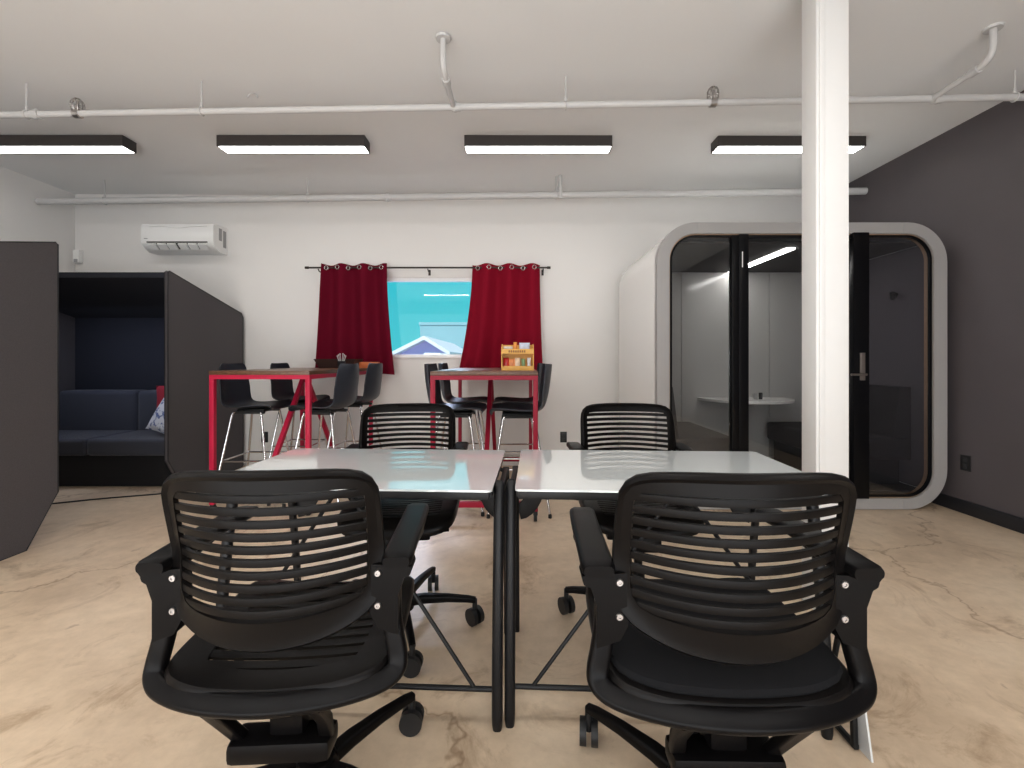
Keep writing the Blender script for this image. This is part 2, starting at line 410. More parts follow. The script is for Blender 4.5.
def acvent(b):
    box(b, acx0+.06, acx1-.06, 4.664, 4.70, 2.368, 2.380); prism(b, [(4.672, 2.352), (4.66, 2.362), (4.70, 2.318), (4.714, 2.31)], 'x', acx0+.07, acx1-.07)
obj('air_outlet', acvent, M['ac_dark'], acr, loc=La)
for k in range(6):
    xx = acx0+.075+k*.102+(.012 if k > 2 else 0)
    obj('louver', lambda b: prism(b, [(4.650, 2.345), (4.656, 2.358), (4.708, 2.308), (4.702, 2.300)], 'x', xx, xx+.088), M['ac'], acr, loc=La)
def acside(y0, y1, z0, n):
    return lambda b: [box(b, acx1-.002, acx1+.003, y0, y1, z0+j*.025, z0+.017+j*.025) for j in range(n)]+[box(b, acx1-.001, acx1+.0015, y0-.004, y1+.004, z0-.004, z0+n*.025)]
obj('side_grille', acside(4.76, 4.80, 2.42, 5), M['ac_grey'], acr, loc=La)
obj('side_grille', acside(4.83, 4.87, 2.36, 7), M['ac_grey'], acr, loc=La)
obj('logo_mark', lambda b: box(b, acx0+.035, acx0+.07, 4.661, 4.667, 2.405, 2.413), M['ac_grey'], acr, loc=La)
wd = thing('wall_sensor', 'small white sensor box in the back left corner of the wall', 'sensor', (-4.735, YB, 2.24))
obj('case', lambda b: box(b, -.035, .035, -.05, 0, -.04, .10, .006), M['white_dev'], wd)
obj('lens', lambda b: box(b, -.02, .02, -.054, -.045, -.035, 0, .004), M['ac_grey'], wd)
def outlet(label, loc, rz):
    t = thing('wall_outlet', label, 'outlet', loc, rz)
    obj('cover_plate', lambda b: box(b, -.036, .036, -.008, 0, -.058, .058, .003), M['outlet'], t)
    obj('socket', lambda b: (box(b, -.017, .017, -.011, -.006, .008, .042, .004), box(b, -.017, .017, -.011, -.006, -.042, -.008, .004)), M['outlet2'], t)
outlet('black wall outlet on the white wall behind the left bar stools', ((265-515)*4.9/450, YB, HC-77*4.9/450), 0)
outlet('black wall outlet between right bar table and back right office chair', ((563.5-515)*4.9/450, YB, HC-77*4.9/450), 0)
outlet('black wall outlet low on the dark right wall', (XR, 3.37*450/451, HC-103*3.37/451), -PI/2)

# ------------------------------------------------------------------ curtains
YC = 4.80
rodt = thing('curtain_rod', 'thin dark curtain rod above the window', 'curtain rod', (-.92, YC, 2.135))
Lr = rel(rodt)
obj('pole', lambda b: tube(b, [(-2.22, YC, 2.135), (.36, YC, 2.135)], .009, 10), M['rod'], rodt, loc=Lr)
for x in (-2.22, .36): obj('finial', lambda b: lathe(b, [(.008, -.02), (.014, -.018), (.014, .018), (.008, .02)], 12, (x, YC, 2.135), 'x'), M['rod'], rodt, loc=Lr)
for x in (-2.10, -.93, .30): obj('bracket', lambda b: (tube(b, [(x, YC, 2.12), (x, YC+.03, 2.10), (x, YB, 2.10)], .006, 8), box(b, x-.012, x+.012, YB-.006, YB, 2.07, 2.13)), M['rod'], rodt, loc=Lr)
def curtain(label, xt0, xt1, xb0, xb1, waves, zb0, zb1, ph):
    t = thing('curtain', label, 'curtain', ((xt0+xt1)/2, YC, 1.02), group=None)
    Lc = rel(t)
    NU, NV = 120, 24
    zt = 2.17
    def P(u, v, off=0):
        e = v**1.6
        x = (xt0+(xt1-xt0)*u)*(1-e)+(xb0+(xb1-xb0)*u)*e
        zb = zb0+(zb1-zb0)*u
        z = zt+(zb-zt)*v
        z += .008*math.cos(2*PI*waves*u+ph)*(1-v)
        amp = .026+.016*min(1, v*4)
        y = YC-amp*math.cos(2*PI*waves*u+ph) - .012*v*math.sin(2*PI*waves*.5*u+1.3) - .03*v
        return V((x, y+off, z))
    def fn(b):
        for off in (0, .004):
            pass
        A = [[b.verts.new(P(i/NU, j/NV)) for i in range(NU+1)] for j in range(NV+1)]
        B = [[b.verts.new(P(i/NU, j/NV, .004)) for i in range(NU+1)] for j in range(NV+1)]
        for j in range(NV):
            for i in range(NU):
                b.faces.new((A[j][i], A[j][i+1], A[j+1][i+1], A[j+1][i])); b.faces.new((B[j][i], B[j+1][i], B[j+1][i+1], B[j][i+1]))
        for i in range(NU):
            b.faces.new((A[0][i], B[0][i], B[0][i+1], A[0][i+1])); b.faces.new((A[NV][i], A[NV][i+1], B[NV][i+1], B[NV][i]))
        for j in range(NV):
            b.faces.new((A[j][0], A[j+1][0], B[j+1][0], B[j][0])); b.faces.new((A[j][NU], B[j][NU], B[j+1][NU], A[j+1][NU]))
    obj('fabric', fn, M['curtain' if xt0 < -1 else 'curtain_lit'], t, loc=Lc)
    n = int(waves*2)
    for k in range(n):
        u = (k+.5)/n
        c = P(u, .035); c.y = YC-.03; 
        obj('grommet', lambda b: tube(b, [c+V((.019*math.cos(a), 0, .021*math.sin(a))) for a in [j*PI/10 for j in range(20)]], .005, 6, closed=True), M['grommet'], t, loc=Lc)
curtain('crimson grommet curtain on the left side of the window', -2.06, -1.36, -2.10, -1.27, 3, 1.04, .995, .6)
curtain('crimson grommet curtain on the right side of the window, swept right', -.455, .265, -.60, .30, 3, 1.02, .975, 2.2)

# ------------------------------------------------------------------ office chair
def ray_outline(poly, c, N):
    out = []
    n = len(poly)
    for k in range(N):
        a = 2*PI*k/N; d = (math.cos(a), math.sin(a)); best = None
        for i in range(n):
            p, q = poly[i], poly[(i+1) % n]
            ex, ey = q[0]-p[0], q[1]-p[1]; det = d[0]*(-ey)+d[1]*ex
            if abs(det) < 1e-12: continue
            rx, ry = p[0]-c[0], p[1]-c[1]
            t = (rx*(-ey)+ry*ex)/det; s = (d[0]*ry-d[1]*rx)/det
            if t > 0 and -1e-6 <= s <= 1+1e-6 and (best is None or t > best): best = t
        out.append((c[0]+d[0]*best, c[1]+d[1]*best))
    return out
def outline(half, sub=8):
    pts = half+[(-x, t) for x, t in reversed(half[1:-1])]
    return [(p.x, p.y) for p in smooth_path([(x, t, 0) for x, t in pts], sub, True)]
def halfw(poly, t):
    best = 0; n = len(poly)
    for i in range(n):
        p, q = poly[i], poly[(i+1) % n]
        if (p[1]-t)*(q[1]-t) <= 0 and p[1] != q[1]:
            x = p[0]+(q[0]-p[0])*(t-p[1])/(q[1]-p[1]); best = max(best, x)
    return best
B_OUT = outline([(0, .345), (.12, .344), (.19, .338), (.222, .322), (.236, .29), (.238, .20), (.237, .13), (.231, .085), (.205, .042), (.12, .010), (0, 0)])
B_IN = outline([(0, .305), (.12, .305), (.180, .304), (.201, .297), (.207, .275), (.207, .20), (.206, .14), (.204, .10), (.18, .075), (.09, .066), (0, .064)])
S_OUT = outline([(0, .20), (.13, .197), (.200, .18), (.232, .13), (.243, .0), (.245, -.11), (.240, -.190), (.215, -.235), (.15, -.262), (.08, -.270), (0, -.273)])
S_IN = outline([(0, .14), (.10, .139), (.150, .135), (.168, .115), (.173, .0), (.170, -.10), (.165, -.175), (.145, -.200), (.07, -.214), (0, -.217)])
def PB(s, t, off=0):
    bow = .095 if t < .17 else .095-.05*min(1, (t-.17)/.17)
    q = (s/.238)**2
    y = -.285+bow*q
    if t < .06: y += .018*((.06-t)/.06)**1.5
    nrm = V((-2*bow*s/.238**2, 1, .2)).normalized()
    return V((s*.935, y, .580+t*1.03))+nrm*off
def PS(s, t, off=0):
    z = .512+.016*(abs(s)/.25)**2.2 - .010*(.1-t)/.35
    if t > .10: z -= .035*((t-.10)/.10)**2
    return V((s, t, z+off))
def ring_fn(b, O, I, c, P, sec, N=72):
    o, i = ray_outline(O, c, N), ray_outline(I, c, N); rings = []
    for k in range(N):
        rings.append([b.verts.new(P(o[k][0]+(i[k][0]-o[k][0])*f, o[k][1]+(i[k][1]-o[k][1])*f, off)) for f, off in sec])
    m = len(sec)
    for k in range(N):
        A, B = rings[k], rings[(k+1) % N]
        for j in range(m): b.faces.new((A[j], A[(j+1) % m], B[(j+1) % m], B[j]))
def slats_fn(b, I, P, t0, t1, nslot, gap, th, n=28, ext=.006):
    pitch = (t1-t0)/nslot
    for k in range(nslot+1):
        a = t0+k*pitch-pitch+gap/2; c = t0+k*pitch-gap/2
        if k == 0: continue
        c2 = min(max((a+c)/2, t0), t1)
        w = max(halfw(I, min(max(a, t0+.001), t1-.001)), halfw(I, min(max(c, t0+.001), t1-.001)))+ext
        rows = []
        for i in range(n+1):
            s = -w+2*w*i/n
            rows.append([b.verts.new(P(s, a, -th)), b.verts.new(P(s, a, th)), b.verts.new(P(s, (a+c)/2, th*1.3)), b.verts.new(P(s, c, th)), b.verts.new(P(s, c, -th)), b.verts.new(P(s, (a+c)/2, -th*1.3))])
        for i in range(n):
            for j in range(6): b.faces.new((rows[i][j], rows[i][(j+1) % 6], rows[i+1][(j+1) % 6], rows[i+1][j]))
        b.faces.new(rows[0][::-1]); b.faces.new(rows[-1])
AY0, AY1 = -.225, .135
def make_office_chair(cushioned):
    t = thing('office_chair', 'x', 'office chair', (0, 0, 0))
    def back(b):
        ring_fn(b, B_OUT, B_IN, (0, .19), PB, [(0, -.006), (-.02, .0), (0, .006), (.16, .012), (.38, .006), (1, .005), (1, -.005), (.4, -.005), (.16, -.012)])
        slats_fn(b, B_IN, PB, .066, .305, 10, .0100, .003)
    bk = obj('backrest', back, M['slat'], t)
    def seat(b):
        ring_fn(b, S_OUT, S_IN, (0, -.03), PS, [(0.02, -.030), (-.02, -.016), (0.0, -.003), (.07, .003), (.2, .005), (1, .005), (1, -.006), (.35, -.008), (.14, -.034)])
        slats_fn(b, S_IN, PS, -.213, .136, 11, .009, .003)
    obj('seat', seat, M['slat'], t)
    if cushioned:
        def cush(b):
            o = ray_outline(S_OUT, (0, -.03), 64); rows = []
            for f, z in ((.93, .000), (.945, .010), (.93, .020), (.88, .026), (.6, .027), (.3, .026)):
                rows.append([b.verts.new(PS(x*f, -.03+(y+.03)*f, z)) for x, y in o])
            for A, B in zip(rows, rows[1:]):
                for j in range(64): b.faces.new((A[j], A[(j+1) % 64], B[(j+1) % 64], B[j]))
            b.faces.new(rows[-1]); b.faces.new(rows[0][::-1])
        obj('seat_cushion', cush, M['cushion'], t)
    # continuous side/U frame
    half = [(-.240, -.175, .715), (-.238, -.185, .66), (-.240, -.192, .61), (-.248, -.198, .56), (-.256, -.203, .52), (-.253, -.212, .498), (-.228, -.228, .486), (-.17, -.252, .482), (-.09, -.272, .481)]
    pts = half+[(0, -.280, .481)]+[(-x, y, z) for x, y, z in reversed(half)]
    obj('side_frame', lambda b: sweep(b, smooth_path(pts, 5), rrect(.042, .030, .011), up=(0, 1, 0)), M['black'], t)
    for s in (-1, 1):
        def plate(b):
            prism(b, [(s*.198, .615), (s*.214, .585), (s*.259, .57), (s*.259, .655), (s*.270, .688), (s*.288, .713), (s*.23, .718), (s*.200, .72)], 'y', -.214, -.178)
        obj('arm_bracket', plate, M['black'], t)
        def pad(b):
            P = [(s*.256, AY0, .727), (s*.254, AY0+(AY1-AY0)*.25, .730), (s*.251, AY0+(AY1-AY0)*.65, .731), (s*.244, AY1, .727)]
            sweep(b, smooth_path(P, 5), rrect(.066, .026, .011), up=(0, 0, 1), scales=[.86]+[1.0]*14+[.8])
        a = obj('armrest', pad, M['black'], t)
        obj('arm_support', lambda b: (sweep(b, [(s*.254, AY0+.015, .706), (s*.253, AY0+.10, .708), (s*.262, AY0+(AY1-AY0)*.6, .714)], rrect(.042, .018, .007)),
                                      tube(b, [(s*.272, -.21, .702), (s*.272, -.15, .702)], .014, 10)), M['black'], a)
        for z in (.634, .702):
            obj('screw', lambda b: lathe(b, [(.0075, 0), (.0075, -.003), (.006, -.005), (.003, -.005), (.0025, -.003)], 14, (s*.215, -.2135, z), 'y'), M['screw'], bk)
        obj('yoke_arm', lambda b: sweep(b, [(s*.105, -.272, .470), (s*.105, -.225, .41), (s*.092, -.175, .335)], rrect(.030, .022, .006)), M['black'], t)
    obj('yoke_crossbar', lambda b: (box(b, -.110, .110, -.215, -.145, .305, .350, .014), box(b, -.03, .045, -.19, .05, .33, .46, .012)), M['black'], t)
    obj('tilt_mechanism', lambda b: (box(b, -.07, .07, -.12, .12, .36, .43, .014), box(b, -.12, .12, -.04, .10, .44, .485, .01)), M['black'], t)
    obj('height_lever', lambda b: tube(b, [(.0, .02, .40), (-.16, .0, .405), (-.20, -.02, .40)], .007, 8), M['black'], t)
    obj('gas_cylinder', lambda b: lathe(b, [(.028, .09), (.028, .24), (.018, .24), (.018, .37), (.014, .37)], 20), M['black'], t)
    base = obj('star_base', lambda b: [lathe(b, [(.03, .075), (.052, .08), (.055, .12), (.045, .14), (.03, .142)], 24)] + [
        sweep(b, [V((math.cos(a)*r, math.sin(a)*r, z)) for r, z in ((.03, .110), (.10, .118), (.20, .117), (.285, .110), (.318, .104))], rrect(.034, .032, .009), scales=[1.25, 1.15, .95, .8, .72])
        for a in [PI/180*(A0+72*k) for k in range(5)]], M['black'], t)
    for k in range(5):
        a = PI/180*(A0+72*k); c = V((math.cos(a)*.315, math.sin(a)*.315, .036)); sw = a+.7+k*1.3; ax = V((math.cos(sw), math.sin(sw), 0))
        def cast(b):
            for s in (-1, 1):
                p, q = c+ax*s*.007, c+ax*s*.026
                tube(b, [p, p+ax*s*.003, q-ax*s*.004, q], .036, 20)
            tube(b, [c+V((0, 0, .005)), c+V((0, 0, .072))], .011, 10)
        cs = obj('caster', cast, M['wheel'], t)
    return t
A0 = 0
def place_chair(cushioned, loc, rz, a0, label):
    global A0, AY0, AY1
    AY0, AY1 = (-.225, .135) if loc[1] < 1.5 else (-.29, -.105)
    A0 = a0-math.degrees(rz)
    t = make_office_chair(cushioned); t.location = loc; t.rotation_euler = (0, 0, rz); t['label'] = label
    return t
place_chair(False, (-.507, 1.150, 0), math.radians(3.0), 52, 'black slatted office chair in the left foreground with bare slotted seat').scale = (.965, 1, 1)
rc = place_chair(True, (.432, 1.105, .006), math.radians(-1.0), 131, 'black slatted office chair in the right foreground with padded seat')
rc.scale = (1.025, 1, 1)
place_chair(False, (-.49, 1.945, 0), PI+math.radians(6), 3, 'black slatted office chair behind the left glass desk facing the camera')
place_chair(False, (.535, 1.955, 0), PI+math.radians(-2), 163, 'black slatted office chair behind the right glass desk facing the camera')

# ------------------------------------------------------------------ glass desks
def make_desk(label, x0, x1, yaw, inner):
    cx = (x0+x1)/2; y0, y1 = 1.40, 2.03; cy = (y0+y1)/2-.03*((x0+x1)/2)
    t = thing('desk', label, 'desk', (cx, cy, 0), yaw)
    w = (x1-x0)/2; h = (y1-y0)/2; zt = .745
    def top(b):
        prism(b, rrect(2*w, 2*h, .015), 'z', zt-.006, zt)
    obj('glass_top', top, M['glass_top'], t)
    def rim(b):
        box(b, -w+.01, w-.01, -h+.004, -h+.03, zt-.032, zt-.0065, .003); box(b, -w+.01, w-.01, h-.03, h-.004, zt-.032, zt-.0065, .003)
        box(b, -w+.004, -w+.03, -h+.03, h-.03, zt-.032, zt-.0065); box(b, w-.03, w-.004, -h+.03, h-.03, zt-.032, zt-.0065)
    obj('top_frame', rim, M['steel'], t)
    for s in (-1, 1):
        X = s*(w+.016) if s == inner else s*(w-.08)
        ft = smooth_path([(X, -h+.10, zt+.006), (X, -h+.085, .70), (X, -h+.05, .52), (X, -h+.022, .3), (X, -h+.010, .12), (X, -h+.008, .0)], 5)
        rt = smooth_path([(X, h-.21, zt-.03), (X, h-.19, .60), (X, h-.145, .3), (X, h-.125, .0)], 5)
        obj('leg', lambda b: sweep(b, ft, rrect(.034, .030, .013), up=(0, 1, 0), scales=[.55, .8]+[1]*(len(ft)-4)+[.95, .8]), M['steel'], t)
        obj('leg', lambda b: sweep(b, rt, rrect(.026, .026, .008), up=(0, 1, 0)), M['steel'], t)
        obj('leg_rail', lambda b: (sweep(b, [(X, -h+.10, zt-.045), (X, h-.2, zt-.045)], rrect(.022, .03, .006)), tube(b, [(X, -h+.12, zt-.03), (X-s*.05, -h+.12, zt-.022)], .008, 8),
                                   tube(b, [(X, h-.21, zt-.045), (X-s*.05, h-.21, zt-.022)], .008, 8)), M['steel'], t)
        arc = [(X-s*(.012+.085*math.cos(a)), h-.16, zt-.035-.19*math.sin(a)) for a in [k*PI/2/8 for k in range(9)]]
        obj('corner_bracket', lambda b: sweep(b, arc, rrect(.07, .010, .004), up=(0, 1, 0)), M['steel'], t)
    yb = -h+.045
    yb = -h+.02
    obj('stretcher', lambda b: tube(b, [(-w-.01, yb, .115), (w+.01, yb, .115)], .0085, 10), M['steel'], t)
    for s in (-1, 1):
        obj('brace', lambda b: tube(b, [(s*(w-.055), yb, .115), (s*.03, yb, zt-.03)], .0065, 8), M['steel'], t)
    return t
make_desk('left glass topped desk with black metal frame', -1.02, -.057, math.radians(-2.6), 1)
make_desk('right glass topped desk with black metal frame beside the white column', .013, 1.046, math.radians(-2.6), -1)

# ------------------------------------------------------------------ bar tables
def make_bar_table(label, loc, rz, w, L, red):
    t = thing('bar_table', label, 'bar table', loc, rz)      # local: x width, y from 0 (near end) to L
    H = 1.07; s = .034
    obj('table_top', lambda b: box(b, -w/2, w/2, 0, L, H-.03, H, .003), M['bartop'], t)
    def fr(b):
        box(b, -w/2, w/2, .004, s, H-.062, H-.0305); box(b, -w/2, w/2, L-s, L-.004, H-.062, H-.0305)
        box(b, -w/2, -w/2+s, s, L-s, H-.062, H-.0305); box(b, w/2-s, w/2, s, L-s, H-.062, H-.0305)
    obj('apron_frame', fr, red, t)
    for x in (-w/2, w/2-s):
        for y in (.004, L-s-.004):
            lg = obj('leg', lambda b: box(b, x, x+s, y, y+s, .075, H-.0625, .002), red, t)
            def wh(b):
                c = V((x+s/2, y+s/2, .034)); tube(b, [c+V((-.011, 0, 0)), c+V((.011, 0, 0))], .034, 18); box(b, c.x-.016, c.x+.016, c.y-.012, c.y+.012, .045, .08, .003)
            obj('caster', wh, M['wheel'], lg)
    for y in (.006, L-s-.002):
        obj('end_rail', lambda b: box(b, -w/2+s, w/2-s, y, y+s*.9, .10, .14, .002), red, t)
    for (a, c) in ((.03, .12), (L-.03, .12)):
        m = L/2-.02 if a < L/2 else L/2+.02
        obj('brace', lambda b: sweep(b, [(0, a, .14), (0, m, H-.07)], rrect(.036, .036, .004)), red, t)
    return t
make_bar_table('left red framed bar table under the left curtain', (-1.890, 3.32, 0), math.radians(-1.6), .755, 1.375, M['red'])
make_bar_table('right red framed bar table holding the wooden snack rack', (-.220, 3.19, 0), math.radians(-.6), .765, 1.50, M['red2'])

# ------------------------------------------------------------------ bar stools
def make_stool():
    t = thing('bar_stool', 'x', 'bar stool', (0, 0, 0), group=None)   # faces +y, back at -y
    prof = [(.205, .742, .170), (.195, .757, .185), (.15, .763, .205), (.05, .757, .215), (-.06, .750, .215), (-.14, .757, .212), (-.190, .79, .205), (-.215, .85, .200), (-.232, .93, .196), (-.245, 1.03, .190), (-.252, 1.095, .165), (-.254, 1.118, .135)]
    pp = smooth_path([(a, b_, c) for a, b_, c in prof], 4)
    def shell(b):
        n = 14
        def surf(off):
            rows = []
            for i, p in enumerate(pp):
                y, z, w = p
                tan = (pp[min(i+1, len(pp)-1)]-pp[max(i-1, 0)]); ty, tz = tan.x, tan.y; l = math.hypot(ty, tz); ny, nz = -tz/l, ty/l   # normal
                if nz < 0 or (abs(nz) < .3 and ny < 0): pass
                ny, nz = tz/l, -ty/l
                row = []
                backness = min(1, max(0, (z-.76)/.15))
                for k in range(n+1):
                    s = -1+2*k/n
                    lift = (.030*(1-backness)+.055*backness)*s**2*(1 if i > 4 else i/4)
                    row.append(b.verts.new((s*w, y+ny*(lift+off), z+nz*(lift+off))))
                rows.append(row)
            return rows
        A, B = surf(.003), surf(-.004)
        m = len(A)
        for i in range(m-1):
            for k in range(n):
                b.faces.new((A[i][k], A[i][k+1], A[i+1][k+1], A[i+1][k])); b.faces.new((B[i][k], B[i+1][k], B[i+1][k+1], B[i][k+1]))
        for i in range(m-1):
            b.faces.new((A[i][0], A[i+1][0], B[i+1][0], B[i][0])); b.faces.new((A[i][n], B[i][n], B[i+1][n], A[i+1][n]))
        for k in range(n):
            b.faces.new((A[0][k], B[0][k], B[0][k+1], A[0][k+1])); b.faces.new((A[-1][k], A[-1][k+1], B[-1][k+1], B[-1][k]))
    obj('seat_shell', shell, M['shell'], t)
    obj('seat_mount', lambda b: (box(b, -.11, .11, -.10, .12, .725, .748, .008), box(b, -.13, -.10, -.12, .13, .712, .735, .004), box(b, .10, .13, -.12, .13, .712, .735, .004)), M['rubber'], t)
    feet = {}
    for sx in (-1, 1):
        for sy in (-1, 1):
            top = V((sx*.135, sy*.11, .722)); ft = V((sx*.225, sy*.225, .012))
            bend = V((sx*.10, sy*.09, .732))
            lg = obj('leg', lambda b: tube(b, [bend, top+V((0, 0, .004)), top+V((sx*.008, sy*.01, -.02)), ft], .0095, 10), M['chrome'], t)
            obj('foot_tip', lambda b: lathe(b, [(.013, 0), (.013, .02), (.010, .03)], 12, (ft.x, ft.y, 0)), M['rubber'], lg)
            feet[(sx, sy)] = (top, ft)
    def fr(b):
        z = .34; P = {}
        for k, (tp, ft) in feet.items():
            f = (tp.z-z)/(tp.z-ft.z); P[k] = tp.lerp(ft, f)
        for a, c in (((-1, -1), (1, -1)), ((1, -1), (1, 1)), ((1, 1), (-1, 1)), ((-1, 1), (-1, -1))): tube(b, [P[a], P[c]], .007, 8)
    obj('footrest', fr, M['chrome'], t)
    return t
st = make_stool()
stools = [(-2.17, 3.78, -90, 'dark bar stool nearest the felt booth, left side of the left bar table'),
          (-2.10, 4.40, -90, 'dark bar stool at the far left side of the left bar table'),
          (-1.56, 3.72, 84, 'dark bar stool nearer on the right side of the left bar table'),
          (-1.53, 4.30, 86, 'dark bar stool farther along the right side of left bar table'),
          (-.455, 3.55, -92, 'dark bar stool nearer on the left side of the right bar table'),
          (-.455, 4.18, -90, 'dark bar stool farther along the left side of the right bar table'),
          (.03, 3.50, 90, 'dark bar stool nearer on the right side of the right bar table'),
          (.02, 4.14, 90, 'dark bar stool farther back on the right side of the right bar table')]
for i, (x, y, a, lab) in enumerate(stools):
    o = st if i == 0 else dup(st)
    o.location = (x, y, 0); o.rotation_euler = (0, 0, math.radians(a)); o['label'] = lab; o['group'] = 'bar stools around the red bar tables'

# ------------------------------------------------------------------ things on bar tables
sr = thing('snack_rack', 'honey coloured two tier snack rack on the right bar table', 'snack rack', (.02, 3.55, 1.07))
def rackside(s): return lambda b: prism(b, [(-.06, 0), (.06, 0), (.06, .205), (.02, .205), (-.06, .175)], 'x', s*.122-.004, s*.122+.004)
for s in (-1, 1): obj('side_panel', rackside(s), M['snack_wood'], sr, smooth=False)
obj('back_panel', lambda b: box(b, -.118, .118, .052, .06, 0, .20), M['snack_wood'], sr, smooth=False)
obj('shelf', lambda b: box(b, -.118, .118, -.058, .052, .005, .013), M['snack_wood'], sr, smooth=False)
obj('shelf', lambda b: box(b, -.118, .118, -.058, .052, .128, .136), M['snack_wood'], sr, smooth=False)
lp = obj('front_lip', lambda b: box(b, -.118, .118, -.064, -.058, .0, .034), M['snack_wood'], sr, smooth=False)
lp = obj('front_lip', lambda b: box(b, -.118, .118, -.064, -.058, .128, .165), M['snack_wood'], sr, smooth=False)
obj('printed_lettering', lambda b: [box(b, -.07+k*.017, -.058+k*.017, -.0655, -.063, .138, .155) for k in range(8)], M['print_dark'], lp, smooth=False)
def bag(w, h, d, col, name, label, loc, tilt=0, cat='snack bag', grp='snacks in the wooden rack'):
    m = mat(name+'_foil_%d' % (abs(hash(label)) % 999), col, .3, noise=.35, nscale=35)
    def fn(b):
        n = 8; A = []; B = []
        for j in range(n+1):
            v = j/n; ra = []; rb = []
            for i in range(n+1):
                u = i/n; th = d/2*(math.sin(PI*u)*math.sin(PI*v))**.5 if 0 < u < 1 and 0 < v < 1 else .0008
                x = (u-.5)*w*(1-.06*math.sin(PI*v)); z = v*h
                ra.append(b.verts.new((x, -th, z))); rb.append(b.verts.new((x, th, z)))
            A.append(ra); B.append(rb)
        for j in range(n):
            for i in range(n):
                b.faces.new((A[j][i], A[j][i+1], A[j+1][i+1], A[j+1][i])); b.faces.new((B[j][i], B[j+1][i], B[j+1][i+1], B[j][i+1]))
        for i in range(n):
            b.faces.new((A[0][i], B[0][i], B[0][i+1], A[0][i+1])); b.faces.new((A[n][i], A[n][i+1], B[n][i+1], B[n][i]))
            b.faces.new((A[i][0], A[i+1][0], B[i+1][0], B[i][0])); b.faces.new((A[i][n], B[i][n], B[i+1][n], A[i+1][n]))
    o = obj(name, fn, m, loc=loc, rot=(math.radians(-8), 0, tilt)); tag(o, label, cat, grp)
sx, sy, sz = .02, 3.55, 1.07
bag(.085, .08, .03, (.55, .60, .72), 'snack_bag', 'silver blue snack bag standing on top tier of the rack', (sx+.055, sy+.00, sz+.137))
bag(.030, .085, .022, (.72, .30, .07), 'snack_bar', 'orange upright snack packet on top tier of the rack', (sx-.018, sy-.0, sz+.137))
bag(.075, .05, .03, (.75, .68, .60), 'snack_box', 'pale cream snack packet at top left of the rack', (sx-.075, sy-.0, sz+.137))
for k, (c, w, n) in enumerate((((.5, .02, .02), .045, 'red snack packet at the left of the lower rack tier'), ((.8, .30, .12), .05, 'orange snack packet second from left on the lower rack tier'),
                         ((.85, .62, .45), .045, 'peach snack packet in the middle of the lower rack tier'), ((.25, .40, .20), .03, 'green snack packet on the lower rack tier'), ((.8, .82, .85), .03, 'white snack packet at the right of the lower rack tier'))):
    bag(w, .085-.008*(k % 2), .025, c, 'snack_packet', n, (sx-.09+k*.045, sy-.02, sz+.0135))
tr = thing('serving_tray', 'dark brown flared tray box at the far end of the left bar table', 'tray', (-1.74, 4.45, 1.07))
def tray(b):
    A = [(-.20, -.12, .09), (.20, -.12, .09), (.20, .12, .09), (-.20, .12, .09)]; B = [(-.16, -.08, 0), (.16, -.08, 0), (.16, .08, 0), (-.16, .08, 0)]
    a = [b.verts.new(p) for p in A]; c = [b.verts.new(p) for p in B]
    a2 = [b.verts.new((p[0]*.94, p[1]*.92, .09)) for p in A]; c2 = [b.verts.new((p[0]*.92, p[1]*.9, .008)) for p in B]
    b.faces.new(c[::-1]); b.faces.new(c2)
    for i in range(4):
        j = (i+1) % 4; b.faces.new((c[i], c[j], a[j], a[i])); b.faces.new((a[i], a[j], a2[j], a2[i])); b.faces.new((a2[i], a2[j], c2[j], c2[i]))
obj('tray_body', tray, M['tray'], tr, smooth=False)
cup = thing('pen_cup', 'small dark cup with pale sprigs beside the brown tray', 'cup', (-1.635, 4.24, 1.07))
obj('cup_body', lambda b: lathe(b, [(.030, 0), (.036, .06), (.036, .07), (.031, .07), (.026, .01)], 18), M['blackbase'], cup)
for k in range(6):
    a = k*PI/3; obj('sprig', lambda b: (tube(b, [(.01*math.cos(a), .01*math.sin(a), .02), (.04*math.cos(a), .02*math.sin(a), .115+.01*(k % 3))], .003, 6), lathe(b, [(.002, 0), (.008, .006), (.002, .014)], 8, (.04*math.cos(a), .02*math.sin(a), .11+.01*(k % 3)))), M['headband'], cup)
tag(obj('card_box', lambda b: box(b, -.09, .09, -.05, .05, 0, .06, .004), M['orange'], loc=(-1.46, 4.52, 1.07)), 'orange card box on the left bar table behind the stools', 'box')

